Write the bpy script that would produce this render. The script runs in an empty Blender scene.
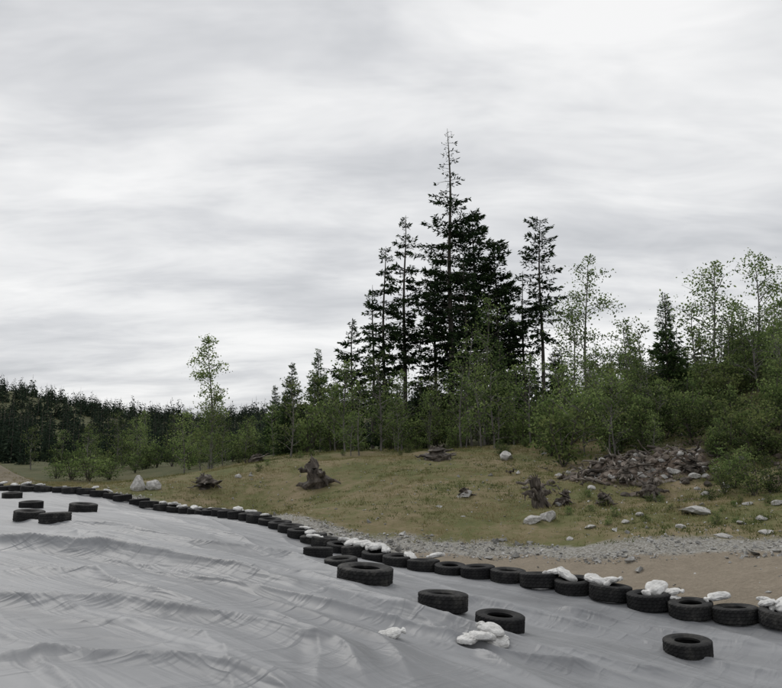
import bpy, bmesh, math, random
import numpy as np
from mathutils import Vector
random.seed(7)
RS=np.random.RandomState
CAMZ=2.4; F=751.0; TH=math.atan(106/F)
def P(u,v,d):
    a=(u-391)/F; b=(344-v)/F
    dy=math.cos(TH)-b*math.sin(TH); dz=math.sin(TH)+b*math.cos(TH)
    return (a*d/dy, d, CAMZ+dz*d/dy)
# ---------- noise
_tab=RS(3).rand(4096)
def vn(x,y,z=0.0,seed=0):
    x=np.asarray(x,float);y=np.asarray(y,float);z=np.asarray(z,float)+np.zeros_like(x)
    xi=np.floor(x).astype(np.int64);yi=np.floor(y).astype(np.int64);zi=np.floor(z).astype(np.int64)
    xf=x-xi;yf=y-yi;zf=z-zi
    q=lambda t:t*t*t*(t*(t*6-15)+10)
    u,v,w=q(xf),q(yf),q(zf)
    def h(a,b,c):
        n=(a*73856093)^(b*19349663)^(c*83492791)^(seed*2654435)
        n=(n^(n>>13))*1274126177
        return _tab[(n^(n>>16))&4095]
    L=lambda a,b,t:a+(b-a)*t
    return L(L(L(h(xi,yi,zi),h(xi+1,yi,zi),u),L(h(xi,yi+1,zi),h(xi+1,yi+1,zi),u),v),
             L(L(h(xi,yi,zi+1),h(xi+1,yi,zi+1),u),L(h(xi,yi+1,zi+1),h(xi+1,yi+1,zi+1),u),v),w)*2-1
def fbm(x,y,z=0.0,o=4,seed=0):
    s=0;a=1;t=0
    for i in range(o):
        s=s+a*vn(x*2**i,y*2**i,np.asarray(z)*2**i,seed+i*17);t+=a;a*=.5
    return s/t
def ss(x,a,b):
    t=np.clip((np.asarray(x,float)-a)/(b-a),0,1);return t*t*(3-2*t)
# ---------- terrain
LX=[-60,-30,-15.6,-10.5,-6.4,-3.9,-1.7,-0.7,.8,3.2,4.8,5.9,9,14,30]
LY=[40,34,30,27.8,25,21.5,18.2,16.6,15.5,13.6,11.9,11.2,10.2,9.5,8]
def yl(x): 
    x=np.asarray(x,float)
    s=0
    for o in (-.8,-.4,0,.4,.8): s=s+np.interp(x+o,LX,LY)
    return s/5
C=[(0,491,30),(100,498,27.6),(200,516,25),(320,548,18),(430,573,15.5),(570,594,13.5),(640,611,12.5),(700,630,11.7),(782,634,11.1),
 (365,586,11.2),(443,611,10.3),(500,632,10.0),(688,656,10.2),(83,516,19.5),(40,523,18.5),(0,690,5),(391,690,6.2),(782,690,8.8),(0,560,10),(200,575,11),(600,640,9.8),
 (180,530,18),(260,552,15),
 (700,557,15),(782,564,13.5),(560,560,16),(450,548,18.5),(250,514,28),(400,503,24),(400,472,30),(400,456,36),(200,492,30),(200,479,35),(250,461,42),
 (150,482,45),(50,477,55),(0,480,45),(300,470,33),(300,456,40),(600,524,20),(600,503,23),(600,482,27),(620,463,30),(650,440,33),(700,533,17.5),
 (782,545,15.5),(782,512,19),(782,472,24),(782,432,29),(782,385,38),(782,352,48),(700,405,40),(700,385,50),(600,432,45),(500,447,45),(500,462,32),(500,500,24),(400,450,50),(300,452,55),
 (700,490,24),(700,455,28)]
pts=[P(*c) for c in C]+[(-30,45,.9),(-45,20,1.2),(-30,0,.9),(-12,0,.7),(0,-10,.5),(30,0,.8),(12,9,.0),(30,20,4.2),(45,40,9.5),(0,60,2.5),(-30,33,.9),(-22,20,1.1),(6,3,.1),(0,0,.4),(14,14,.9)]
pts=np.array(pts)
def phi(r2): return np.where(r2>0,.5*r2*np.log(np.maximum(r2,1e-9)),0)
n=len(pts);XY=pts[:,:2]
K=phi(((XY[:,None]-XY[None])**2).sum(-1))+np.eye(n)*1.0
A=np.zeros((n+3,n+3));A[:n,:n]=K;A[:n,n]=1;A[:n,n+1:]=XY;A[n,:n]=1;A[n+1:,:n]=XY.T
W=np.linalg.solve(A,np.concatenate([pts[:,2],[0,0,0]]))
def tps(x,y):
    s=W[n]+W[n+1]*x+W[n+2]*y
    for i in range(n): s=s+W[i]*phi((x-XY[i,0])**2+(y-XY[i,1])**2)
    return s
def base(x,y):
    x=np.asarray(x,float);y=np.asarray(y,float)
    r=np.hypot(x,y-20)
    w=1-ss(r,42,66)
    far=.7+np.interp(x/np.maximum(y,60),[-.9,-.52,-.387,-.254,-.12,0,.3,.6,.9],[37,34,22,15.5,20,24,24,30,34])*np.exp(-((y-410)/120)**2)
    far=far+9*ss(x,4,42)*np.exp(-((y-60)/55)**2)+1.5*ss(x,-12,0)*np.exp(-((y-60)/40)**2)
    sc=np.where(r>70,70/np.maximum(r,1),1)
    t=np.clip(tps(x*sc,20+(y-20)*sc),-1,14)
    return far*(1-w)+t*w
def beyond(x,y): return (y-yl(x))
def pilef(x,y):
    q=((x-8.6-(y-26)*.30)/2.4)**2+((y-26.6)/1.9)**2
    return np.exp(-q)
def ground(x,y):
    x=np.asarray(x,float);y=np.asarray(y,float)
    b=base(x,y);m=beyond(x,y)
    k=ss(m,.8,3)
    rough=(.16*fbm(x*.35,y*.35,o=3,seed=5)+.06*fbm(x*1.6,y*1.6,o=3,seed=9))*k
    rough=rough+.02*fbm(x*3,y*3,o=3,seed=2)
    hp=1.5*np.exp(-(((x+21.3)/2.4)**2+((y-38.5)/2)**2))
    pf=pilef(x,y);hp=hp+pf*(.65+.75*fbm(x*.9,y*.9,o=4,seed=31)+.25*np.abs(fbm(x*2.7,y*2.7,o=3,seed=32)))
    inside=1-ss(m,-.6,.25)
    return b+rough+hp-.45*inside
def bhit(u,v):
    ds=np.arange(4,34,.05);p0=np.array(P(u,v,1.0));k=p0[2]-CAMZ
    i=np.where(CAMZ+k*ds<=base(p0[0]*ds,ds)+.05)[0];d=ds[i[0]] if len(i) else 34
    return (p0[0]*d,d)
FOLDS=[([(-60,540),(0,546),(110,554),(200,574),(300,594),(400,612),(520,648),(640,684)],.20,.14,.60),
 ([(20,521),(110,528),(190,544),(290,556),(345,574),(400,592)],.16,.14,.5),
 ([(-60,590),(20,596),(120,600),(230,619),(320,648),(390,690)],.12,.09,.40),
 ([(-40,655),(80,640),(180,648),(270,672),(330,700)],.08,.06,.3),
 ([(150,566),(240,590),(330,612),(430,640),(560,664),(700,690)],.11,.08,.36),
 ([(380,588),(480,602),(560,622),(640,640),(720,664),(800,672)],.16,.11,.5),
 ([(-20,566),(80,572),(150,588),(210,610)],.09,.08,.3),
 ([(0,620),(60,640),(90,690)],.05,.04,.2),
 ([(250,610),(300,635),(330,690)],.05,.04,.2),
 ([(120,512),(200,528),(260,545)],.11,.12,.4),
 ([(540,605),(620,622),(700,640),(782,650)],.10,.08,.35),
 ([(400,640),(470,655),(560,690)],.07,.05,.25),
 ([(0,512),(60,528),(90,545),(100,560)],.08,.09,.3),
 ([(40,610),(130,616),(200,632),(260,690)],.05,.04,.2),
 ([(300,580),(380,600),(430,625),(450,660)],.06,.06,.22),
 ([(560,650),(650,668),(760,690)],.08,.06,.3),
 ([(0,530),(90,536),(170,552),(230,575)],.09,.10,.32),
 ([(60,556),(140,566),(260,604),(360,640),(430,690)],.07,.06,.2),
 ([(200,560),(300,574),(390,604)],.08,.07,.25)]
FW=[(np.array([bhit(*p) for p in pl]),a,w1,w2) for pl,a,w1,w2 in FOLDS]
def folds(x,y):
    wx=x+.24*fbm(x*.4,y*.4,o=2,seed=45)+.04*vn(x*2.5,y*2.5,seed=48);wy=y+.24*fbm(x*.4,y*.4,o=2,seed=46)+.04*vn(x*2.5,y*2.5,seed=49)
    out=np.zeros_like(x)
    for fi,(q,a,w1,w2) in enumerate(FW):
        bd=np.full(x.shape,1e9);sg=np.zeros_like(x);tt=np.zeros_like(x);ns=len(q)-1
        for i in range(ns):
            p,r=q[i],q[i+1];d=r-p;L2=(d**2).sum();t=np.clip(((wx-p[0])*d[0]+(wy-p[1])*d[1])/L2,0,1)
            dx=wx-(p[0]+t*d[0]);dy=wy-(p[1]+t*d[1]);D=np.hypot(dx,dy)
            k=D<bd;bd=np.where(k,D,bd);sg=np.where(k,d[0]*dy-d[1]*dx,sg);tt=np.where(k,(i+t)/ns,tt)
        w=np.where(sg>0,w2,w1)
        amp=a*(.8+.35*vn(tt*5+fi*3,tt*0,seed=47))*np.clip(np.sin(math.pi*np.clip(tt,.02,.98))*2.2,0,1)
        out=out+amp*np.exp(-bd/w)-.2*amp*np.where(sg<=0,np.exp(-((bd-w1*3)/(w1*1.6))**2),0)
    return out
def tarp_h(x,y):
    x=np.asarray(x,float);y=np.asarray(y,float)
    e=ss(yl(x)-y,-.2,1.2)
    wx=.8*fbm(x*.14,y*.14,o=2,seed=41)+.07*fbm(x*.9,y*.9,o=2,seed=43);wy=.8*fbm(x*.14+9,y*.14,o=2,seed=42)+.07*fbm(x*.9,y*.9,o=2,seed=44)
    X=x+wx;Y=y+wy
    al=-.80*X+.60*Y; ac=.60*X+.80*Y
    h=.07*fbm(al*.12,ac*.3,o=2,seed=21)
    E=lambda v,w:np.exp(-np.abs(v)/w)
    msk=ss(fbm(x*.22,y*.22,o=2,seed=24),-.2,.35);msk2=ss(fbm(x*.3+7,y*.3,o=2,seed=28),-.05,.4);msk3=ss(fbm(x*.35+17,y*.35,o=2,seed=38),-.1,.35)
    h=h+.045*E(vn(al*.045,ac*.6,seed=52),.12)
    h=h+.030*E(vn(al*.07+5,ac*1.2,seed=23),.14)*(.2+.8*msk)
    h=h+.013*E(vn(al*.14,ac*2.6,seed=29),.17)*(.15+.85*msk3)
    a2=.98*X-.18*Y;c2=.18*X+.98*Y
    h=h+.020*E(vn(a2*.12,c2*1.3,seed=25),.14)*msk2
    a4=.55*X+.83*Y;c4=-.83*X+.55*Y
    h=h+.016*E(vn(a4*.20,c4*1.1,seed=30),.10)*(1-.8*msk)
    h=h+.006*E(vn(a4*.4,c4*3.5,seed=33),.18)*msk2*(1-.5*msk)
    h=h+.005*E(vn(a2*.5,c2*5.0,seed=34),.2)*msk3
    nr=np.exp(-np.clip(yl(x)-y,0,99)/2.8)
    h=h+.09*E(vn((x*.9+y*.45)*1.1,(y-x)*.16,seed=26),.22)*nr
    h=h+folds(x,y)
    return base(x,y)+.04+h*(.10+.90*e)-.05*e
def surf(x,y):
    return np.where(beyond(x,y)<.3,tarp_h(x,y),ground(x,y))
def hit(u,v,dmin=4,dmax=80):
    ds=np.arange(dmin,dmax,.05)
    p0=np.array(P(u,v,1.0));k=p0[2]-CAMZ
    xs=p0[0]*ds;zs=CAMZ+k*ds
    g=surf(xs,ds)
    i=np.where(zs<=g)[0]
    d=ds[i[0]] if len(i) else dmax
    return (p0[0]*d,d,float(surf(np.array([p0[0]*d]),np.array([d]))[0]))
def gz(x,y): return float(surf(np.array([x]),np.array([y]))[0])
# ---------- mesh buffer
class Buf:
    def __init__(s): s.V=[];s.Q=[];s.T=[];s.qm=[];s.tm=[];s.qv=[];s.tv=[];s.n=0
    def add(s,V,Q=None,T=None,mat=0,var=.5):
        V=np.asarray(V,float).reshape(-1,3);s.V.append(V)
        if Q is not None and len(Q):
            Q=np.asarray(Q).reshape(-1,4)+s.n;s.Q.append(Q);s.qm.append(np.full(len(Q),mat));s.qv.append(np.zeros(len(Q))+var)
        if T is not None and len(T):
            T=np.asarray(T).reshape(-1,3)+s.n;s.T.append(T);s.tm.append(np.full(len(T),mat));s.tv.append(np.zeros(len(T))+var)
        s.n+=len(V)
    def pack(s):
        s.V=[np.concatenate(s.V)]
        for k in ('Q','T','qm','tm','qv','tv'):
            v=getattr(s,k)
            if v: setattr(s,k,[np.concatenate(v)])
        return s
    def merge(s,o,pos,scale=1.0,rot=0.0,dv=0.0):
        V=o.V[0]*scale;c,si=math.cos(rot),math.sin(rot)
        V=np.stack([V[:,0]*c-V[:,1]*si,V[:,0]*si+V[:,1]*c,V[:,2]],1)+np.array(pos)
        s.V.append(V)
        for a,b in ((o.Q,s.Q),(o.T,s.T)):
            for q in a:b.append(q+s.n)
        s.qm+=o.qm;s.tm+=o.tm;s.qv+=[v+dv for v in o.qv];s.tv+=[v+dv for v in o.tv]
        s.n+=len(V)
    def mesh(s,name,mats,smooth=False):
        me=bpy.data.meshes.new(name);V=np.concatenate(s.V)
        me.vertices.add(len(V));me.vertices.foreach_set('co',V.astype(np.float32).ravel())
        loops=[];st=[];mi=[];va=[];k=0
        if s.Q:
            q=np.concatenate(s.Q);loops.append(q.ravel());st.append(np.arange(len(q))*4);k=len(q)*4;mi+=s.qm;va+=s.qv
        if s.T:
            t=np.concatenate(s.T);loops.append(t.ravel());st.append(k+np.arange(len(t))*3);mi+=s.tm;va+=s.tv
        loops=np.concatenate(loops).astype(np.int32);st=np.concatenate(st).astype(np.int32)
        me.loops.add(len(loops));me.loops.foreach_set('vertex_index',loops)
        me.polygons.add(len(st));me.polygons.foreach_set('loop_start',st)
        for m in mats: me.materials.append(m)
        me.polygons.foreach_set('material_index',np.concatenate(mi).astype(np.int32))
        me.polygons.foreach_set('use_smooth',np.full(len(st),smooth))
        me.update(calc_edges=True)
        at=me.attributes.new('var','FLOAT','FACE');at.data.foreach_set('value',np.concatenate(va).astype(np.float32))
        return me
def obj(name,me,loc=(0,0,0),rot=(0,0,0),sc=1.0):
    o=bpy.data.objects.new(name,me);bpy.context.scene.collection.objects.link(o)
    o.location=loc;o.rotation_euler=rot;o.scale=(sc,)*3 if not hasattr(sc,'__len__') else sc
    return o
def nrm(v): return v/np.maximum(np.linalg.norm(v,axis=-1,keepdims=True),1e-9)
def tube(b,pts,rad,sides=6,mat=0,var=.5,cap=True,noise=0,rs=None):
    pts=np.asarray(pts,float);rad=np.asarray(rad,float);m=len(pts)
    d=nrm(np.gradient(pts,axis=0))
    up=np.where(np.abs(d[:,2:3])>.9,np.array([[1.,0,0]]),np.array([[0,0,1.]]))
    up=np.repeat(up[:1],m,0)
    s=nrm(np.cross(d,up));t=np.cross(d,s)
    a=np.arange(sides)*2*math.pi/sides
    R=rad[:,None]*np.ones((m,sides))
    if noise: R=R*(1+noise*(rs.rand(m,sides)-.5))
    V=pts[:,None]+R[...,None]*(np.cos(a)[None,:,None]*s[:,None]+np.sin(a)[None,:,None]*t[:,None])
    i=np.arange(m-1)[:,None]*sides;j=np.arange(sides)[None];j2=(j+1)%sides
    Q=np.stack([i+j,i+j2,i+sides+j2,i+sides+j],-1).reshape(-1,4)
    V=V.reshape(-1,3);T=None
    if cap:
        V=np.concatenate([V,pts[:1],pts[-1:]]);e=m*sides
        j=np.arange(sides);j2=(j+1)%sides
        T=np.concatenate([np.stack([np.full(sides,e),j2,j],1),np.stack([np.full(sides,e+1),(m-1)*sides+j,(m-1)*sides+j2],1)])
    b.add(V,Q,T,mat,var)
def kites(b,pos,dr,L,Wd,mat,var,rs):
    N=len(pos)
    if not N:return
    dr=nrm(dr);sd=nrm(np.cross(dr,rs.randn(N,3)))
    L=np.zeros(N)+L;Wd=np.zeros(N)+Wd
    p1=pos+dr*(L*.45)[:,None]
    V=np.stack([pos,p1+sd*(Wd/2)[:,None],pos+dr*L[:,None],p1-sd*(Wd/2)[:,None]],1).reshape(-1,3)
    b.add(V,np.arange(4*N).reshape(-1,4),None,mat,var)
# ---------- materials
def mat(name):
    m=bpy.data.materials.new(name);m.use_nodes=True;nt=m.node_tree;return m,nt,nt.nodes['Principled BSDF']
def ramp(nt,stops):
    r=nt.nodes.new('ShaderNodeValToRGB');e=r.color_ramp.elements
    while len(e)<len(stops): e.new(.5)
    for k,(p,c) in zip(e,stops): k.position=p;k.color=(*c,1)
    return r
def noise(nt,scale,detail=4,rough=.55,coord='Object',sc=None,dist=0):
    tc=nt.nodes.new('ShaderNodeTexCoord');nz=nt.nodes.new('ShaderNodeTexNoise')
    nz.inputs['Scale'].default_value=scale;nz.inputs['Detail'].default_value=detail;nz.inputs['Roughness'].default_value=rough;nz.inputs['Distortion'].default_value=dist
    if sc:
        mp=nt.nodes.new('ShaderNodeMapping');mp.inputs['Scale'].default_value=sc[:3]
        if len(sc)>3:
            m0=nt.nodes.new('ShaderNodeMapping');m0.inputs['Rotation'].default_value=(0,0,sc[3])
            nt.links.new(tc.outputs[coord],m0.inputs[0]);nt.links.new(m0.outputs[0],mp.inputs[0])
        else: nt.links.new(tc.outputs[coord],mp.inputs[0])
        nt.links.new(mp.outputs[0],nz.inputs['Vector'])
    else: nt.links.new(tc.outputs[coord],nz.inputs['Vector'])
    return nz
def mixc(nt,f,a,b,mode='MIX'):
    m=nt.nodes.new('ShaderNodeMix');m.data_type='RGBA';m.blend_type=mode
    for i,x in ((0,f),(6,a),(7,b)):
        if hasattr(x,'is_linked'): nt.links.new(x,m.inputs[i])
        elif isinstance(x,(int,float)): m.inputs[i].default_value=x
        else: m.inputs[i].default_value=(*x,1)
    return m.outputs[2]
def math_(nt,op,a,b=0,c=None,clamp=False):
    m=nt.nodes.new('ShaderNodeMath');m.operation=op;m.use_clamp=clamp
    for i,x in enumerate((a,b,c)):
        if x is None: continue
        if hasattr(x,'is_linked'): nt.links.new(x,m.inputs[i])
        else: m.inputs[i].default_value=x
    return m.outputs[0]
def attr(nt,n):
    a=nt.nodes.new('ShaderNodeAttribute');a.attribute_name=n;return a.outputs['Fac']
def bump(nt,bs,h,st,dist):
    b=nt.nodes.new('ShaderNodeBump');b.inputs['Strength'].default_value=st;b.inputs['Distance'].default_value=dist
    nt.links.new(h,b.inputs['Height']);nt.links.new(b.outputs[0],bs.inputs['Normal']);return b
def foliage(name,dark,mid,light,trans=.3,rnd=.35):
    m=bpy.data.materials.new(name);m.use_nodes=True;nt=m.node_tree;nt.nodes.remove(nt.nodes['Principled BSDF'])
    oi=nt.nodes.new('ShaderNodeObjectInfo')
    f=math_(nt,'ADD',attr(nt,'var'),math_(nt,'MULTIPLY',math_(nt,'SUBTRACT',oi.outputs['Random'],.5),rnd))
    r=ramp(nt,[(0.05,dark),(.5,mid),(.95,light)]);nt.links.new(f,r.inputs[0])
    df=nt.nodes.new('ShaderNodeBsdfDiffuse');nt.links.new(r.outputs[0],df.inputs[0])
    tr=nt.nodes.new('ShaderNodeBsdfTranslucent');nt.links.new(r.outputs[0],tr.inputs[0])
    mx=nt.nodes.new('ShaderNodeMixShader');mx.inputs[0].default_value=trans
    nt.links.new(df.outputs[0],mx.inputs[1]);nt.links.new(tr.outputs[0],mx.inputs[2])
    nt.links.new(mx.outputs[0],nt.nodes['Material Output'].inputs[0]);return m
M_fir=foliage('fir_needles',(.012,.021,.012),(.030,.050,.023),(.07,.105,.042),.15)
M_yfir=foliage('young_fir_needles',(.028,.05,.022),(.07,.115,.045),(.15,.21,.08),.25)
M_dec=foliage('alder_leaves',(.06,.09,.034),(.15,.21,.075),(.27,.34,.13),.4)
M_shr=foliage('shrub_leaves',(.032,.048,.020),(.09,.122,.046),(.18,.21,.08),.3,.5)
M_far=foliage('distant_needles_hazed',(.015,.024,.018),(.026,.039,.027),(.048,.066,.040),.1)  # slight distance haze painted in as a bluer needle colour
M_grs=foliage('grass_blades',(.075,.10,.032),(.15,.15,.06),(.27,.23,.125),.25,0)
def simple(name,stops,scale,rough=.85,bs_=.4,bd=.02,sc=None,detail=4):
    m,nt,bs=mat(name);nz=noise(nt,scale,detail,.6,sc=sc);r=ramp(nt,stops)
    f=math_(nt,'ADD',nz.outputs[0],math_(nt,'MULTIPLY',math_(nt,'SUBTRACT',attr(nt,'var'),.5),.5))
    nt.links.new(f,r.inputs[0]);nt.links.new(r.outputs[0],bs.inputs['Base Color']);bs.inputs['Roughness'].default_value=rough
    if bs_: bump(nt,bs,nz.outputs[0],bs_,bd)
    return m
M_bark=simple('bark',[(.3,(.03,.026,.022)),(.6,(.085,.075,.063)),(.8,(.16,.14,.12))],6,sc=(1,1,.3),bs_=0,detail=2)
M_abark=simple('alder_bark',[(.3,(.07,.065,.058)),(.6,(.16,.15,.14)),(.8,(.28,.27,.25))],6,sc=(1,1,.4),bs_=0,detail=2)
M_stump=simple('weathered_wood',[(.3,(.022,.018,.014)),(.5,(.06,.048,.038)),(.65,(.14,.12,.10)),(.8,(.28,.25,.22))],5,bs_=.8,sc=(1,1,.4))
M_rock=simple('rock',[(.3,(.20,.195,.185)),(.55,(.38,.37,.35)),(.75,(.55,.54,.52))],4,bs_=.7,bd=.03)
M_grav=simple('gravel',[(.3,(.17,.165,.155)),(.55,(.30,.295,.28)),(.75,(.46,.455,.44))],9,bs_=0)
M_rub=simple('earth_rubble',[(.3,(.05,.04,.03)),(.55,(.125,.10,.08)),(.75,(.24,.20,.17))],3,bs_=.8,bd=.05)
M_bag=simple('sandbag_fabric',[(.3,(.36,.355,.34)),(.5,(.56,.555,.54)),(.75,(.72,.715,.70))],9,rough=.7,bs_=.9,bd=.02)
M_tire,nt,bs=mat('tire_rubber')
nz=noise(nt,5,4,.65);oi=nt.nodes.new('ShaderNodeObjectInfo')
r=ramp(nt,[(.35,(.009,.009,.010)),(.6,(.020,.020,.020)),(.85,(.07,.067,.062))])
nt.links.new(math_(nt,'ADD',nz.outputs[0],math_(nt,'MULTIPLY',math_(nt,'SUBTRACT',oi.outputs['Random'],.4),.2)),r.inputs[0])
nt.links.new(r.outputs[0],bs.inputs['Base Color']);bs.inputs['Roughness'].default_value=.75;bs.inputs['Specular IOR Level'].default_value=.2
# tarp
M_tarp,nt,bs=mat('grey_plastic_tarp')
n1=noise(nt,.5,5,.65);n2=noise(nt,1.0,4,.55,sc=(.12,1.5,1,.644),dist=.15);n3=noise(nt,9,3,.6);n4=noise(nt,1.6,3,.5,sc=(.25,1.6,1,-.9),dist=.3)
f=math_(nt,'ADD',math_(nt,'MULTIPLY',n1.outputs[0],.55),math_(nt,'MULTIPLY',n2.outputs[0],.45))
r=ramp(nt,[(.34,(.15,.154,.162)),(.5,(.215,.22,.23)),(.66,(.29,.295,.305))]);nt.links.new(f,r.inputs[0])
nt.links.new(r.outputs[0],bs.inputs['Base Color']);bs.inputs['Specular IOR Level'].default_value=.4
nt.links.new(math_(nt,'ADD',math_(nt,'MULTIPLY',n1.outputs[0],.35),.34),bs.inputs['Roughness'])
def rid(o,k=5): return math_(nt,'MINIMUM',math_(nt,'MULTIPLY',math_(nt,'ABSOLUTE',math_(nt,'SUBTRACT',o,.5)),k),1)
hh=math_(nt,'ADD',math_(nt,'MULTIPLY',rid(n2.outputs[0],12),-.9),math_(nt,'ADD',math_(nt,'MULTIPLY',n3.outputs[0],.15),math_(nt,'MULTIPLY',rid(n4.outputs[0],14),-.5)))
bump(nt,bs,hh,.8,.02)
# ground
M_gr,nt,bs=mat('ground')
sand=attr(nt,'sand');grav=attr(nt,'gravel');far=attr(nt,'far');rub=attr(nt,'rubble')
a1=noise(nt,.45,5,.6);a2=noise(nt,3.2,5,.7);a3=noise(nt,18,3,.7)
g=ramp(nt,[(.30,(.075,.088,.034)),(.44,(.115,.118,.048)),(.54,(.165,.140,.075)),(.70,(.25,.195,.13))])
gf=math_(nt,'ADD',math_(nt,'MULTIPLY',a1.outputs[0],.6),math_(nt,'MULTIPLY',a2.outputs[0],.4));nt.links.new(gf,g.inputs[0])
sn=ramp(nt,[(.3,(.17,.145,.11)),(.55,(.235,.20,.155)),(.75,(.31,.27,.215))]);nt.links.new(math_(nt,'ADD',math_(nt,'MULTIPLY',a2.outputs[0],.5),math_(nt,'MULTIPLY',a3.outputs[0],.5)),sn.inputs[0])
gv=ramp(nt,[(.36,(.14,.13,.11)),(.5,(.24,.23,.205)),(.62,(.35,.345,.325))]);nt.links.new(a3.outputs[0],gv.inputs[0])
fs=ramp(nt,[(.3,(.04,.048,.02)),(.5,(.075,.080,.036)),(.7,(.13,.11,.065))]);nt.links.new(gf,fs.inputs[0])
rb=ramp(nt,[(.35,(.04,.031,.024)),(.5,(.105,.08,.062)),(.66,(.21,.175,.145))]);nt.links.new(math_(nt,'ADD',math_(nt,'MULTIPLY',a2.outputs[0],.7),math_(nt,'MULTIPLY',a3.outputs[0],.3)),rb.inputs[0])
def sharp(w,k=2.5): 
    return math_(nt,'ADD',math_(nt,'MULTIPLY',math_(nt,'ADD',w,math_(nt,'SUBTRACT',math_(nt,'MULTIPLY',gf,1.8),.9)),k),-k/2+.5,clamp=True)
c=mixc(nt,sharp(grav),g.outputs[0],gv.outputs[0]);c=mixc(nt,sharp(sand),c,sn.outputs[0]);c=mixc(nt,far,c,fs.outputs[0]);c=mixc(nt,sharp(rub),c,rb.outputs[0])
nt.links.new(c,bs.inputs['Base Color']);bs.inputs['Roughness'].default_value=.95;bs.inputs['Specular IOR Level'].default_value=.15
bump(nt,bs,math_(nt,'ADD',a2.outputs[0],math_(nt,'MULTIPLY',a3.outputs[0],.4)),.7,.10)
# ---------- ground mesh
def grid_mesh(name,X,Y,Z,mats,smooth=True,attrs={}):
    h,w=X.shape;i=np.arange(h-1)[:,None]*w+np.arange(w-1)[None]
    Q=np.stack([i,i+1,i+w+1,i+w],-1).reshape(-1,4)
    b=Buf();b.add(np.stack([X,Y,Z],-1).reshape(-1,3),Q);me=b.mesh(name,mats,smooth)
    for k,v in attrs.items():
        a=me.attributes.new(k,'FLOAT','POINT');a.data.foreach_set('value',v.astype(np.float32).ravel())
    return me
SW=lambda x:np.interp(x,[-16,-6,-1,0.5,2.5,5,9],[.4,.7,1.2,2.2,3.2,3.9,4.2])
GW=lambda x:np.interp(x,[-16,-6,0,3,8],[.5,1.2,2.0,1.4,1.3])
s=np.linspace(-1,1,521);k=8.2
gx=4+3000*np.sinh(k*s)/math.sinh(k);gy=22+3000*np.sinh(k*s)/math.sinh(k)
X,Y=np.meshgrid(gx,gy)
Z=ground(X,Y)
m=beyond(X,Y)
sw=SW(X);gw=GW(X)
sandw=1-ss(m,sw-.4,sw+.6)
gravw=ss(m,sw-.6,sw)*(1-ss(m,sw+gw-.8,sw+gw+1.2))
heap=np.exp(-(((X+21.3)/3)**2+((Y-38.5)/2.5)**2));sandw=np.maximum(sandw,ss(heap,.2,.4))
farw=ss(np.hypot(X,Y-15),26,42)
farw=np.maximum(farw,.8*ss(X-(9+0*Y),0,6)*ss(Y,20,27))
rubw=np.maximum(ss(pilef(X,Y),.15,.55),.75*ss(fbm(X*.4,Y*.4,o=3,seed=66),.0,.3)*ss(X,6,9)*ss(Y,18,20)*(1-ss(Y,30,34)))
obj('ground',grid_mesh('ground',X,Y,Z,[M_gr],True,{'sand':sandw,'gravel':gravw,'far':farw,'rubble':rubw}))
# ---------- tarp
nc_,nr_=860,760
xe=np.linspace(-26,12,nc_);ye=yl(xe)+.30+.14*fbm(xe*1.3,xe*0,o=3,seed=70)
xn=np.linspace(-7,6,nc_);t=np.linspace(0,1,nr_)[:,None]**1.35
X=xn[None]*(1-t)+xe[None]*t;Y=(.5)*(1-t)+ye[None]*t
Z=tarp_h(X,Y);Z[-1]-=.06
obj('tarpaulin',grid_mesh('tarpaulin',X,Y,Z,[M_tarp],True))
# ---------- tires
def tire_mesh(Ro=.33,wd=.21,N=84):
    b=Buf();h=wd/2
    prof=[(.55,-.50*h),(.52,-.78*h),(.64,-1.0*h),(.84,-1.05*h),(.95,-.95*h)]
    rows=[(r,z,0) for r,z in prof]
    for i,zz in enumerate([-.85,-.52,-.48,-.42,-.38,-.05,0,.05,.38,.42,.48,.52,.85]):
        g=1 if i in (2,3,6,9,10) else 0
        rows.append(((.965 if g else 1.0),zz*h,2 if g else 1))
    rows+=[(r,-z,0) for r,z in prof[::-1]]
    rows+=[(.70,.72*h,0),(.88,.7*h,0),(.93,.3*h,0),(.93,-.3*h,0),(.88,-.7*h,0),(.70,-.72*h,0)]
    V=[]
    for k,(r,z,tp) in enumerate(rows):
        for j in range(N):
            a=2*math.pi*j/N;rr=r
            if tp==1 and (j+k)%3==0: rr-=.025
            V.append((rr*Ro*math.cos(a),rr*Ro*math.sin(a),z))
    m_=len(rows);Q=[]
    for k in range(m_):
        k2=(k+1)%m_
        for j in range(N):
            j2=(j+1)%N;Q.append((k*N+j,k*N+j2,k2*N+j2,k2*N+j))
    b.add(V,Q);return b.mesh('tire',[M_tire],False)
TM=[tire_mesh(.33,.22),tire_mesh(.35,.24),tire_mesh(.31,.20),tire_mesh(.40,.24)]
TR=[.33,.35,.31,.40]
def put_tire(x,y,k,tilt=None,dz=0.0,sc=1.0):
    e=.25;wd=[.22,.24,.20,.24][k]*sc
    aa=np.arange(8)*math.pi/4
    zs=surf(x+e*np.cos(aa),y+e*np.sin(aa))
    zc=float(np.percentile(zs,50))
    rx=ry=0
    if tilt: rx+=tilt[0];ry+=tilt[1]
    obj('tire',TM[k],(x,y,zc+wd*.5-.03+dz),(rx,ry,random.uniform(0,6)),sc)
rt=RS(12)
xs_=np.linspace(-24,12,3000);ys_=yl(xs_);al=np.concatenate([[0],np.cumsum(np.hypot(np.diff(xs_),np.diff(ys_)))])
pos=0;TP=[];kn=0
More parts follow.
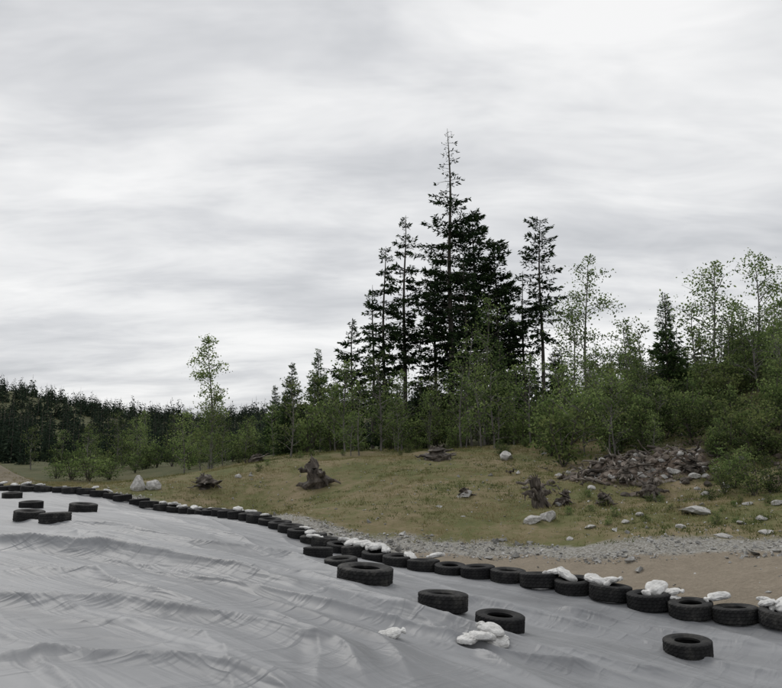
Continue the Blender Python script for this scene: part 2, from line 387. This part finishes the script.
while pos<al[-1]:
    k=kn;kn=int(rt.choice([0,0,1,2]))
    x=np.interp(pos,al,xs_);y=np.interp(pos,al,ys_)
    off=rt.uniform(-.08,.08)
    put_tire(x+off*.5,y+off,k,(rt.uniform(-.12,.0),rt.uniform(-.07,.07)),rt.uniform(0,.03));TP.append((x,y))
    pos+=TR[k]+TR[kn]-.015+(rt.rand()<.07)*.25
for u,v,k,sc in [(31,508,0,1),(29,519,1,1),(55,521,1,1),(83,512,1,1.05),(365,583,3,1.05),(443,608,1,.97),(500,629,0,.95),(688,652,0,.92),(341,567,0,.9),(12,498,0,1),(318,556,2,1)]:
    x,y,z=hit(u,v);put_tire(x,y,k,(rt.uniform(-.09,-.02),rt.uniform(-.04,.04)),0,sc)
# ---------- sandbags
def bag_mesh(seed):
    rs=RS(seed);nu,nv=64,40
    u=np.linspace(0,2*math.pi,nu,endpoint=False);v=np.linspace(-math.pi/2,math.pi/2,nv)
    U,Vv=np.meshgrid(u,v);sg=lambda a,p:np.sign(a)*np.abs(a)**p
    x=.28*sg(np.sin(Vv),.8);cr=np.cos(Vv)**.5
    y=.17*cr*sg(np.cos(U),.85);z=.075*cr*sg(np.sin(U),.9)
    neck=np.exp(-((x-.19)/.035)**2);y*=1-.7*neck;z*=1-.5*neck
    nn=fbm(x*5,y*5,z*5+seed,o=2,seed=seed);wr=np.abs(fbm(x*8,y*22,z*22,o=3,seed=seed+3))
    k=1+.26*nn-.30*wr
    y=y*k+.06*fbm(x*4,y*0,0,o=2,seed=seed+5);z=z*k+.04*fbm(x*4,y*4,0,o=2,seed=seed+8)
    z=np.maximum(z,-.055)
    V=np.stack([x,y,z],-1).reshape(-1,3)
    i=np.arange(nv-1)[:,None]*nu;j=np.arange(nu)[None];j2=(j+1)%nu
    Q=np.stack([i+j,i+j2,i+nu+j2,i+nu+j],-1).reshape(-1,4)
    b=Buf();b.add(V,Q);return b.mesh('sandbag',[M_bag],True)
BM=[bag_mesh(i) for i in range(6)]
def bag(x,y,z,sc=1):
    obj('sandbag',BM[random.randrange(6)],(x,y,z),(random.uniform(-.3,.3),random.uniform(-.3,.3),random.uniform(0,6.28)),sc)
rb_=RS(21)
for i,(x,y) in enumerate(TP):
    if rb_.rand()<.75:
        for q in range(1+(rb_.rand()<.35)):
            xx=x+rb_.uniform(-.3,.3);yy=y+rb_.uniform(.12,.40);bag(xx,yy,gz(xx,yy)+rb_.uniform(.2,.27),rb_.uniform(.45,.8))
for u in (345,352,360,368,376,560,590,650,668,757,772):
    x=(u-391)/F*float(yl((u-391)/F*14))
    for _ in range(4): x=(u-391)/F*float(yl(x))
    y=float(yl(x))+random.uniform(.0,.25);bag(x,y,gz(x,y)+.26,random.uniform(.6,.9))
for u,v,dz,sc in [(483,643,.05,.75),(497,646,.04,.65),(468,641,.03,.6),(490,642,.14,.6),(392,637,.03,.5)]:
    x,y,z=hit(u,v);bag(x,y,z+dz,sc)
# ---------- rocks
def rock_mesh(seed,m=None,sub=4):
    bm=bmesh.new();bmesh.ops.create_icosphere(bm,subdivisions=sub,radius=1)
    V=np.array([v.co[:] for v in bm.verts]);rs=RS(seed)
    for _ in range(14):
        d=nrm(rs.randn(3));c=rs.uniform(.55,.85);p=V@d;V=V-np.outer(np.maximum(p-c,0),d)
    k=1+.10*fbm(V[:,0]*2+seed,V[:,1]*2,V[:,2]*2,o=4,seed=seed);V=V*k[:,None]
    for v,c in zip(bm.verts,V): v.co=c
    me=bpy.data.meshes.new('boulder');bm.to_mesh(me);bm.free();me.materials.append(m or M_rock)
    a=me.attributes.new('var','FLOAT','FACE');a.data.foreach_set('value',np.full(len(me.polygons),.55,np.float32));return me
RM=[rock_mesh(i) for i in range(6)]
for u,v,w,h in [(138,490,16,18),(153,489,18,12),(697,513,38,9),(548,521,15,13),(533,523,18,8),(506,459,18,10),(465,497,16,7),(723,537,20,4),(767,534,16,5),(655,495,12,7),(625,523,9,4),(560,505,9,5),(238,478,8,5),(741,524,12,4),(590,528,13,4),
   (612,480,9,6),(672,474,12,8),(650,488,12,7),(748,505,10,4),(695,478,12,6),(716,470,10,5),(762,520,14,5),(681,528,10,4),(640,516,11,5),(705,495,10,5),(778,505,12,6),(602,462,10,6),(728,488,10,5),(570,540,10,4),(650,541,9,3)]:
    x,y,z=hit(u,v);s=y/F
    obj('boulder',RM[random.randrange(6)],(x,y,z+h*s*.25),(random.uniform(-.2,.2),random.uniform(-.2,.2),random.uniform(-.4,.4)),(w*s*.55,w*s*.45,h*s*.62))
rs=RS(4);N=95000
x=rs.uniform(-14,14,N);y=rs.uniform(9,34,N);mm=beyond(x,y)
sw=SW(x);gw=GW(x)
pr=np.where((mm>sw-.5)&(mm<sw+gw+.5),.75*ss(fbm(x*.7,y*.7,seed=90),-.5,.3),np.where(mm>sw,.03+.09*ss(x,4,8)*ss(fbm(x*.5,y*.5,seed=91),0,.4),.02));pr=np.maximum(pr,.5*pilef(x,y));pr=np.where(mm<.5,0,pr)
kk=rs.rand(N)<pr;x=x[kk];y=y[kk];N=len(x)
z=ground(x,y);sz=.014+.03*rs.rand(N)**3+.09*(rs.rand(N)<.025)*rs.rand(N)+.05*pilef(x,y)*rs.rand(N)
o8=np.array([(1,0,0),(-1,0,0),(0,1,0),(0,-1,0),(0,0,.7),(0,0,-.7)],float)
f8=np.array([(0,2,4),(2,1,4),(1,3,4),(3,0,4),(2,0,5),(1,2,5),(3,1,5),(0,3,5)])
V=o8[None]*sz[:,None,None]*(1+.5*(rs.rand(N,6,1)-.5))+sz[:,None,None]*.35*rs.randn(N,6,3)
V=V+np.stack([x,y,z+sz*.3],-1)[:,None]
T=(f8[None]+np.arange(N)[:,None,None]*6).reshape(-1,3)
b=Buf();pfv=np.repeat(pilef(x,y)*(rs.rand(N)<.8),8)
b.add(V.reshape(-1,3),None,T,0,np.repeat(rs.rand(N),8));b.tm[0]=(pfv>.12).astype(int);obj('gravel',b.mesh('gravel',[M_grav,M_rub]))
# ---------- grass
rs=RS(5);N=44000
x=rs.uniform(-22,20,N);y=rs.uniform(13,46,N);mm=beyond(x,y)
sw=SW(x);gw=GW(x)
pr=ss(fbm(x*.5,y*.5,seed=60),-.5,.3)*ss(mm,sw+gw*.4,sw+gw+1.8)*(1-.9*pilef(x,y))
kk=rs.rand(N)<pr;x=x[kk];y=y[kk];N=len(x);z=ground(x,y)
hgt=(.05+.10*rs.rand(N)**2)*(1+1.4*(rs.rand(N)<.06))
B=8;X=np.repeat(x,B)+rs.randn(N*B)*.08;Y=np.repeat(y,B)+rs.randn(N*B)*.08;Zg=np.repeat(z,B)-.01
dr=np.stack([rs.randn(N*B)*.6,rs.randn(N*B)*.6,np.ones(N*B)],1)
b=Buf();vv=np.clip(.5+1.0*fbm(x*.35,y*.35,seed=61)+.5*fbm(x*1.5,y*1.5,seed=62),0,1)
kites(b,np.stack([X,Y,Zg],1),dr,np.repeat(hgt,B)*rs.uniform(.5,1.2,N*B),.016,0,np.clip(np.repeat(vv,B)+.22*rs.randn(N*B),0,1),rs)
obj('grass',b.mesh('grass',[M_grs]))
# ---------- trees
def conifer(H,cb,R,seed,dens=1.0,droop=.28,snag=0.0,leaf=.30,gap=.12,trunk=None,bare=True,pw=.6):
    rs=RS(seed);b=Buf();nz_=14
    zz=np.linspace(0,H,nz_);px=.12*np.sin(zz*.5+seed)*zz/H
    tr=(trunk or H*.010)*(1-zz/H)**.8+.012
    tube(b,np.stack([px,px*.3,zz],1),tr,8,0,.5)
    z=cb*H;sp=.40/dens**.5*(H/20)**.5
    lobe=rs.rand(6)*6.28
    while z<H-.15:
        t=(z-cb*H)/(H*(1-cb))
        env=R*(1-t)**pw*(.45+.55*min(1,t/.18))
        sn=snag*float(ss(t,.62,.78))
        tier=.65+.55*math.sin(z*2.1+lobe[2])*math.sin(z*.83+lobe[3])
        nb=max(2,int(round(5.0*dens**.5*(1-.45*sn))))
        if rs.rand()<gap*.6: z+=sp;continue
        for q in range(nb):
            a=rs.rand()*6.28
            gz_=.5+.5*math.sin(a*2+z*.9+lobe[0])*math.sin(z*.55+lobe[1])
            L=env*rs.uniform(.45,1.15)*(.5+.5*gz_+.25*tier)
            if sn: L*=1-.30*sn
            L=max(L,.15)
            if rs.rand()<gap: L*=.4
            k1=.15+.5*t-.2*(1-t)-.3*sn;m_=6;s=np.linspace(0,1,m_)
            bx=np.interp(z,zz,px)
            ca,sa=math.cos(a),math.sin(a);dr_=droop*rs.uniform(.4,1.5)
            zc=z+rs.uniform(-.2,.2)
            path=np.stack([bx+ca*L*s,bx*.3+sa*L*s,zc+k1*L*s-dr_*L*s*s+.14*L*s**4],1)
            tube(b,path,(.010+.010*L)*(1-s)+.006,3,0,.4,False)
            nl=int(L/.10*4.6*dens*(1-.84*sn)*rs.uniform(.5,1.25)+3)
            u=np.clip(rs.rand(nl)**.7*.95+.06,.08,1)
            pp=np.stack([np.interp(u,s,path[:,i]) for i in range(3)],1)
            side=np.array([-sa,ca,0.]);w=(.36*L*(1.02-u)*np.minimum(1,u*3)+.08)*rs.uniform(-1,1,nl)
            pp=pp+side*w[:,None];pp[:,2]-=np.abs(w)*.3+rs.rand(nl)*.14*min(1,L)
            dd=np.stack([ca*np.ones(nl),sa*np.ones(nl),-.45+.35*rs.randn(nl)+.7*t],1)*.8+side*np.sign(w)[:,None]*.7+.4*rs.randn(nl,3)
            ll=leaf*rs.uniform(.45,1.25,nl)*(.6 if L<.6 else 1)
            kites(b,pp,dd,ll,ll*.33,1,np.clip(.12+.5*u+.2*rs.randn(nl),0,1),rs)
        z+=sp*rs.uniform(.65,1.35)
    if bare and cb>.12:
        for q in range(int(22*cb/.3)):
            z=rs.uniform(.12,cb+.15)*H;a=rs.rand()*6.28;L=rs.uniform(.3,1.5);bx=np.interp(z,zz,px)
            tube(b,[(bx,bx*.3,z),(bx+math.cos(a)*L*.6,bx*.3+math.sin(a)*L*.6,z-.02),(bx+math.cos(a)*L,bx*.3+math.sin(a)*L,z-.2*L)],[.025,.015,.006],3,0,.6,False)
    return b
def decid(H,cb,R,seed,leaf=.15,nl=40,limbs=22,up=.9,stems=1):
    rs=RS(seed);b=Buf()
    for st in range(stems):
        a0=rs.rand()*6.28;sp=0 if stems==1 else rs.uniform(.2,.7)*R
        Hs=H*(1 if st==0 else rs.uniform(.6,.95));zz=np.linspace(0,Hs,9)
        px=sp*math.cos(a0)*(zz/Hs)**.8+.025*Hs*np.sin(zz*4/Hs+seed);py=sp*math.sin(a0)*(zz/Hs)**.8+.025*Hs*np.cos(zz*3/Hs+seed)
        tube(b,np.stack([px,py,zz],1),(.009*Hs+.01)*(1-zz/Hs)**.9+.006,6,0,.5)
        nlm=max(5,limbs//stems)
        for i in range(nlm):
            t=(i+rs.rand())/nlm;z=Hs*(cb+(1-cb)*t*.97);a=rs.rand()*6.28
            env=R*(math.sin(math.pi*min(1,.18+.80*t))**.7)*(1 if stems==1 else .65)
            L=env*rs.uniform(.45,1.2)+.08;bx,by=np.interp(z,zz,px),np.interp(z,zz,py)
            s=np.linspace(0,1,5);k=up*rs.uniform(.4,1.3)
            path=np.stack([bx+math.cos(a)*L*s+.06*L*rs.randn(5)*s,by+math.sin(a)*L*s+.06*L*rs.randn(5)*s,z+k*L*s-.25*L*s*s],1)
            tube(b,path,(.010+.010*L)*(1-s)+.004,3,0,.5,False)
            nc=max(2,int(L*2.6))
            for c in range(nc):
                u=rs.uniform(.35,1);p=np.array([np.interp(u,s,path[:,j]) for j in range(3)])
                e=p+rs.randn(3)*.16*L+np.array([0,0,.05])
                tube(b,[p,(p+e)/2+rs.randn(3)*.02,e],[.008,.006,.003],3,0,.5,False)
                m_=int(nl*rs.uniform(.4,1.3));rr=.10+.12*L
                pp=e+rs.randn(m_,3)*rr*np.array([1,1,.7]);dd=rs.randn(m_,3)+np.array([0,0,-.3])
                ll=leaf*rs.uniform(.6,1.2,m_);cv=rs.uniform(-.25,.25)
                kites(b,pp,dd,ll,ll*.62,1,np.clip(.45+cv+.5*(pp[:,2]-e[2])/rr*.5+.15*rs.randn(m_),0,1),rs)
    return b
def place(name,b,mats,u,d,sc=1,rot=None,me=None):
    x=P(u,440,d)[0];z=gz(x,d)
    return obj(name,me or b.mesh(name,mats),(x,d,z-.1),(0,0,random.uniform(0,6.28) if rot is None else rot),sc)
def Ht(u,v,d):
    x=P(u,v,d);return x[2]-gz(x[0],d)+.1
for (u,v,d,R,cb,sd,de,sn,gp,pw) in [
 (452,128,54,3.2,.22,11,1.1,1.0,.20,.42),
 (405,215,56,2.3,.34,12,1.0,.2,.22,.5),
 (384,246,54,2.5,.25,13,1.0,.0,.2,.6),
 (352,318,52,2.8,.05,14,1.0,.2,.15,.75),
 (373,285,60,1.8,.25,24,.8,.3,.3,.6),
 (477,212,58,2.8,.25,15,1.2,.0,.13,.38),
 (499,238,57,3.0,.2,16,1.25,.0,.13,.38),
 (467,262,52,2.3,.2,17,1.0,.0,.18,.45),
 (436,256,57,2.5,.22,25,1.05,.2,.16,.45),
 (545,219,56,2.3,.40,18,.9,.0,.25,.35),
 (526,270,59,1.6,.35,26,.7,.3,.3,.5),
 (512,300,60,2.4,.1,27,1.1,.0,.13,.6)]:
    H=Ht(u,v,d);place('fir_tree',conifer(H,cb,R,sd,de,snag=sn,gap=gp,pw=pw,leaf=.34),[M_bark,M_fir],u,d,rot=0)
YF=[conifer(7,.03,1.8,40+i,1.4,droop=.15,leaf=.26,gap=.10,bare=False,pw=.8).mesh('young_fir',[M_bark,M_yfir]) for i in range(3)]
YD=[conifer(7,.02,2.0,50+i,1.5,droop=.2,leaf=.26,gap=.10,bare=False,pw=.75).mesh('dark_fir',[M_bark,M_fir]) for i in range(2)]
for u,v,d,dark in [(672,290,44,0),(633,330,50,0),(735,390,33,1),(285,392,44,1),(290,362,60,0),(317,350,62,0),(351,395,48,1),(275,385,62,0),(500,340,50,0),(655,352,46,0),(690,345,46,0),
  (558,345,50,1),(420,380,50,1),(385,390,52,0),(640,385,42,1),(700,380,42,0),(752,350,46,1),(778,322,50,1),(300,400,58,1),(335,380,56,0),(615,352,52,0),(520,378,46,0),(590,372,50,1),(665,395,38,0),(715,400,36,0),(770,385,36,0),(600,395,40,0)]:
    H=Ht(u,v,d);me=YD[random.randrange(2)] if dark else YF[random.randrange(3)]
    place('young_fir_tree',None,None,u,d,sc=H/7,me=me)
for u,v,d,R,sd,cb,nl in [(592,255,48,2.0,60,.32,28),(722,258,42,2.0,61,.22,22),(766,252,42,1.8,62,.22,22),(208,340,50,1.25,63,.42,34),(630,318,46,1.3,64,.3,18),(700,300,44,1.2,65,.3,14),
  (472,330,46,1.5,66,.2,16),(488,295,47,1.7,67,.3,15),(575,305,47,1.7,68,.25,20),(560,370,38,1.7,69,.1,22),(600,350,38,1.9,70,.12,24),(760,335,38,1.6,71,.2,18),(740,300,46,1.5,72,.2,17),(585,400,32,1.5,73,.08,28)]:
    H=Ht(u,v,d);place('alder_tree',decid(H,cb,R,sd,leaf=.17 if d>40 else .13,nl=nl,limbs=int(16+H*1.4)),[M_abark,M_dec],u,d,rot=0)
SP=[decid(4.5,.10,1.1,100+i,leaf=.14,nl=19,limbs=24,up=1.1).mesh('alder_sapling',[M_abark,M_dec if i%3 else M_shr]) for i in range(5)]
rs=RS(35)
for i in range(52):
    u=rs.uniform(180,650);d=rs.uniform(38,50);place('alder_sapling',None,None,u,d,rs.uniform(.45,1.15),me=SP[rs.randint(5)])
for i in range(50):
    u=rs.uniform(610,860);d=rs.uniform(29,46);place('alder_sapling',None,None,u,d,rs.uniform(.35,.95),me=SP[rs.randint(5)])
for i in range(22):
    u=rs.uniform(20,260);d=rs.uniform(58,75);place('alder_sapling',None,None,u,d,rs.uniform(.6,1.1),me=SP[rs.randint(5)])
SH=[decid(2.0,.05,1.2,80+i,leaf=.13,nl=24,limbs=24,up=.8,stems=4).mesh('shrub',[M_bark,M_shr]) for i in range(4)]
SL=[decid(2.2,.05,1.1,90+i,leaf=.13,nl=22,limbs=24,up=.9,stems=4).mesh('light_shrub',[M_bark,M_dec]) for i in range(3)]
rs=RS(33)
sh=[]
for i in range(50):
    u=rs.uniform(225,640);d=rs.uniform(42,52)+(2 if u<350 else 0);sh.append((u,d,rs.uniform(.5,1.35)))
for i in range(95):
    u=rs.uniform(630,860);d=rs.uniform(30,47);sh.append((u,d,rs.uniform(.45,1.15)))
for i in range(16): sh.append((rs.uniform(550,640),rs.uniform(30,38),rs.uniform(.6,1.2)))
for i in range(20): sh.append((rs.uniform(40,230),rs.uniform(52,70),rs.uniform(.6,1.1)))
for i in range(26): sh.append((rs.uniform(705,830),rs.uniform(21,30),rs.uniform(.2,.6)))
for i in range(22): sh.append((rs.uniform(715,850),rs.uniform(25,30),rs.uniform(.5,.9)))
for i in range(26): sh.append((rs.uniform(560,800),rs.uniform(17.5,24),rs.uniform(.07,.2)))
for i in range(16): sh.append((rs.uniform(230,560),rs.uniform(34,42),rs.uniform(.12,.35)))
for u,d,s in sh:
    place('shrub',None,None,u,d,s,me=(SL if rs.rand()<.48 else SH)[rs.randint(3)])
for u,d,w in [(92,47,1.2),(75,48,1.1),(110,49,1.0),(60,50,.9)]:
    place('shrub',None,None,u,d,sc=(w,w,w*.7),me=SL[rs.randint(3)])
# distant forest (one object)
rs=RS(44)
def lowfir(seed,N):
    r=RS(seed);b=Buf();tube(b,[(0,0,0),(0,0,1)],[.014,.002],4,0,.4,False)
    t=1-np.sqrt(r.rand(N))*.98;tier=np.round(t*16+r.randn(N)*.2)/16
    t=np.clip(tier,.03,.985);a=r.rand(N)*6.28
    R=r.uniform(.15,.24)*(1-t)**r.uniform(.6,1.0)*r.uniform(.1,1,N)*(1+.3*np.sin(a*2+t*9+seed))
    pp=np.stack([np.cos(a)*R,np.sin(a)*R,t-.25*R],1);dd=np.stack([np.cos(a),np.sin(a),-.5+.3*r.randn(N)],1)+.3*r.randn(N,3)
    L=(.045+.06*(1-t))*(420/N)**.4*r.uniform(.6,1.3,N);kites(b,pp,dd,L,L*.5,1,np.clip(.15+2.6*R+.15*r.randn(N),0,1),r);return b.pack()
LF=[lowfir(i,420) for i in range(7)];LL=[lowfir(20+i,110) for i in range(8)]
fb=Buf()
def addmany(us,ds,hs,protos,haze_dv=0):
    xs=(us-391)/F*ds;zs=base(xs,ds)-.2
    for x,y,z,h in zip(xs,ds,zs,hs): fb.merge(protos[rs.randint(len(protos))],(x,y,z),h,rs.rand()*6.28,rs.uniform(-.2,.2)+haze_dv)
N=2900;addmany(rs.uniform(-250,1050,N),rs.uniform(240,430,N),rs.uniform(5,9.5,N)*(1+.35*(rs.rand(N)<.08)),LL,.12)  # last argument lightens the ridge trees' colour to stand in for haze
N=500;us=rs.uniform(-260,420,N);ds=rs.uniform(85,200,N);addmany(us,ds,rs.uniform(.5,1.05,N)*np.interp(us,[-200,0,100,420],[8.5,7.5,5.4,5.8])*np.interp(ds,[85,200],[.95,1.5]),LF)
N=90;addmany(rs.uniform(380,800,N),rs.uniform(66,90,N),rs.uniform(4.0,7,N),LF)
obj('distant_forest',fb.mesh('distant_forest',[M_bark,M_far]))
# ---------- stumps
def stump(seed,h=.8,r=.3,nroot=10):
    rs=RS(seed);b=Buf()
    z=np.linspace(-.2,h,9);rad=r*(1.5-.7*np.clip(z/h,0,1))*(1+.15*rs.randn(9))
    lx=np.cumsum(rs.randn(9)*.05);tube(b,np.stack([lx,lx*.5,z],1),rad,14,0,.45,True,.45,rs)
    for i in range(7):
        a=rs.rand()*6.28;p=np.array([lx[-1]+math.cos(a)*r*.5,math.sin(a)*r*.5,h*.8]);tube(b,[p,p+[0,0,.2],p+[rs.randn()*.05,rs.randn()*.05,rs.uniform(.2,.4)]],[.09,.06,.01],4,0,.6)
    for i in range(nroot):
        a=rs.rand()*6.28;L=rs.uniform(.35,.95);k=7;s=np.linspace(0,1,k);el=rs.uniform(-.2,.6)
        c=np.cumsum(rs.randn(k,3)*.08,0)
        path=np.stack([math.cos(a)*L*s,math.sin(a)*L*s,.1+h*.4*rs.rand()+el*L*s-.8*L*s*s*rs.rand()],1)+c*s[:,None]
        tube(b,path,r*rs.uniform(.2,.5)*(1-s)**.6+.02,6,0,rs.uniform(.3,.7),True,.4,rs)
    return b
for u,v,w,h in [(320,486,34,34),(207,487,30,15),(437,459,36,15),(541,508,22,38),(562,505,22,18),(466,496,18,10),(255,462,26,9),(650,497,24,20),(605,505,20,14),(690,470,24,16),(625,480,22,14)]:
    x,y,z=hit(u,v);s=y/F;W_=w*s
    obj('tree_stump',stump(int(u),.8,.30,12).mesh('tree_stump',[M_stump]),(x,y,z),(random.uniform(-.3,.3),random.uniform(-.3,.3),random.uniform(0,6)),(W_/1.3,W_/1.3,h*s/1.1))
# brush pile
rs=RS(77);b=Buf();cnt=0
lowr=rock_mesh(3,sub=2);LV=np.array([v.co[:] for v in lowr.vertices]);LFc=np.array([p.vertices[:] for p in lowr.polygons])
while cnt<380:
    x=8.6+rs.uniform(-4.5,4.5);y=26.5+rs.uniform(-3.2,3.5)
    if rs.rand()>pilef(np.array([x]),np.array([y]))[0]: continue
    cnt+=1;z0=ground(np.array([x]),np.array([y]))[0]
    if cnt%5<2:
        a=rs.rand()*6.28;L=rs.uniform(.25,1.0)*(1 if cnt%20 else 2.0);el=rs.uniform(-.35,.6);k=6;s=np.linspace(-.5,.5,k)
        p=np.stack([x+math.cos(a)*L*s,y+math.sin(a)*L*s,z0+.06+el*L*s],1)+np.cumsum(rs.randn(k,3)*.05,0)
        tube(b,p,rs.uniform(.010,.038)*(1.2-s)*(1 if cnt%20 else 1.8),5,0,rs.uniform(.25,.95),True,.35,rs)
    else:
        sz=rs.uniform(.05,.22);an=rs.rand()*6.28;R_=np.array([[math.cos(an),-math.sin(an),0],[math.sin(an),math.cos(an),0],[0,0,1]])
        b.add((LV*sz*np.array([1.3,1,.7]))@R_.T+[x,y,z0+sz*.2],None,LFc,1 if rs.rand()<.72 else 2,rs.uniform(.1,.7))
obj('brush_pile',b.mesh('brush_pile',[M_stump,M_rub,M_rock]))
# ---------- world
w=bpy.data.worlds.new("World");bpy.context.scene.world=w;w.use_nodes=True;nt=w.node_tree
bg=nt.nodes['Background'];sky=nt.nodes.new('ShaderNodeTexSky');sky.sky_type='NISHITA';sky.sun_disc=False
EL,AZ=math.radians(46),math.radians(-30)
sky.sun_elevation=EL;sky.sun_rotation=AZ
skc=mixc(nt,1.0,sky.outputs[0],(.1,.1,.1),'MULTIPLY')
tc=nt.nodes.new('ShaderNodeTexCoord');sp=nt.nodes.new('ShaderNodeSeparateXYZ');nt.links.new(tc.outputs['Generated'],sp.inputs[0])
zz=math_(nt,'ADD',math_(nt,'MAXIMUM',sp.outputs[2],0.0),.20)
cx=math_(nt,'DIVIDE',sp.outputs[0],zz);cy=math_(nt,'DIVIDE',sp.outputs[1],zz)
cb=nt.nodes.new('ShaderNodeCombineXYZ');nt.links.new(cx,cb.inputs[0]);nt.links.new(cy,cb.inputs[1])
def cn(sc,detail,rot,loc,stretch,rough=.5,dist=.3):
    mp=nt.nodes.new('ShaderNodeMapping');mp.inputs['Rotation'].default_value=(0,0,rot);mp.inputs['Location'].default_value=loc;mp.inputs['Scale'].default_value=stretch
    z=nt.nodes.new('ShaderNodeTexNoise');z.inputs['Scale'].default_value=sc;z.inputs['Detail'].default_value=detail;z.inputs['Roughness'].default_value=rough;z.inputs['Distortion'].default_value=dist
    nt.links.new(cb.outputs[0],mp.inputs[0]);nt.links.new(mp.outputs[0],z.inputs['Vector']);return z.outputs[0]
c1=cn(.9,3,.12,(5.1,2.7,0),(.7,1.2,1),.5,.2);c2=cn(3.0,4,.1,(0,4,0),(.7,1.5,1),.6,.3)
f=math_(nt,'ADD',math_(nt,'MULTIPLY',c1,.62),math_(nt,'MULTIPLY',c2,.38))
r=ramp(nt,[(.36,(.56,.575,.60)),(.45,(.69,.70,.72)),(.52,(.82,.826,.835)),(.60,(.94,.94,.94))]);nt.links.new(f,r.inputs[0])
final=mixc(nt,.97,skc,r.outputs[0])
nt.links.new(final,bg.inputs[0]);bg.inputs[1].default_value=1.0
sd=bpy.data.lights.new('sun','SUN');sd.energy=1.2;sd.angle=math.radians(25);sd.color=(1,.97,.92)
so=bpy.data.objects.new('sun',sd);bpy.context.scene.collection.objects.link(so)
dirv=Vector((math.sin(AZ)*math.cos(EL),math.cos(AZ)*math.cos(EL),math.sin(EL)))
so.rotation_euler=(dirv).to_track_quat('Z','Y').to_euler();so.location=(0,0,30)
# ---------- camera
cd=bpy.data.cameras.new('camera');cd.sensor_width=36;cd.lens=36*F/782;cd.clip_end=8000
co=bpy.data.objects.new('camera',cd);bpy.context.scene.collection.objects.link(co)
co.location=(0,0,CAMZ);co.rotation_euler=(math.pi/2+TH,0,0)
sc=bpy.context.scene;sc.camera=co
sc.view_settings.view_transform='Standard';sc.view_settings.look='None';sc.view_settings.exposure=0
print('faces',sum(len(o.data.polygons) for o in sc.objects if o.type=='MESH'))
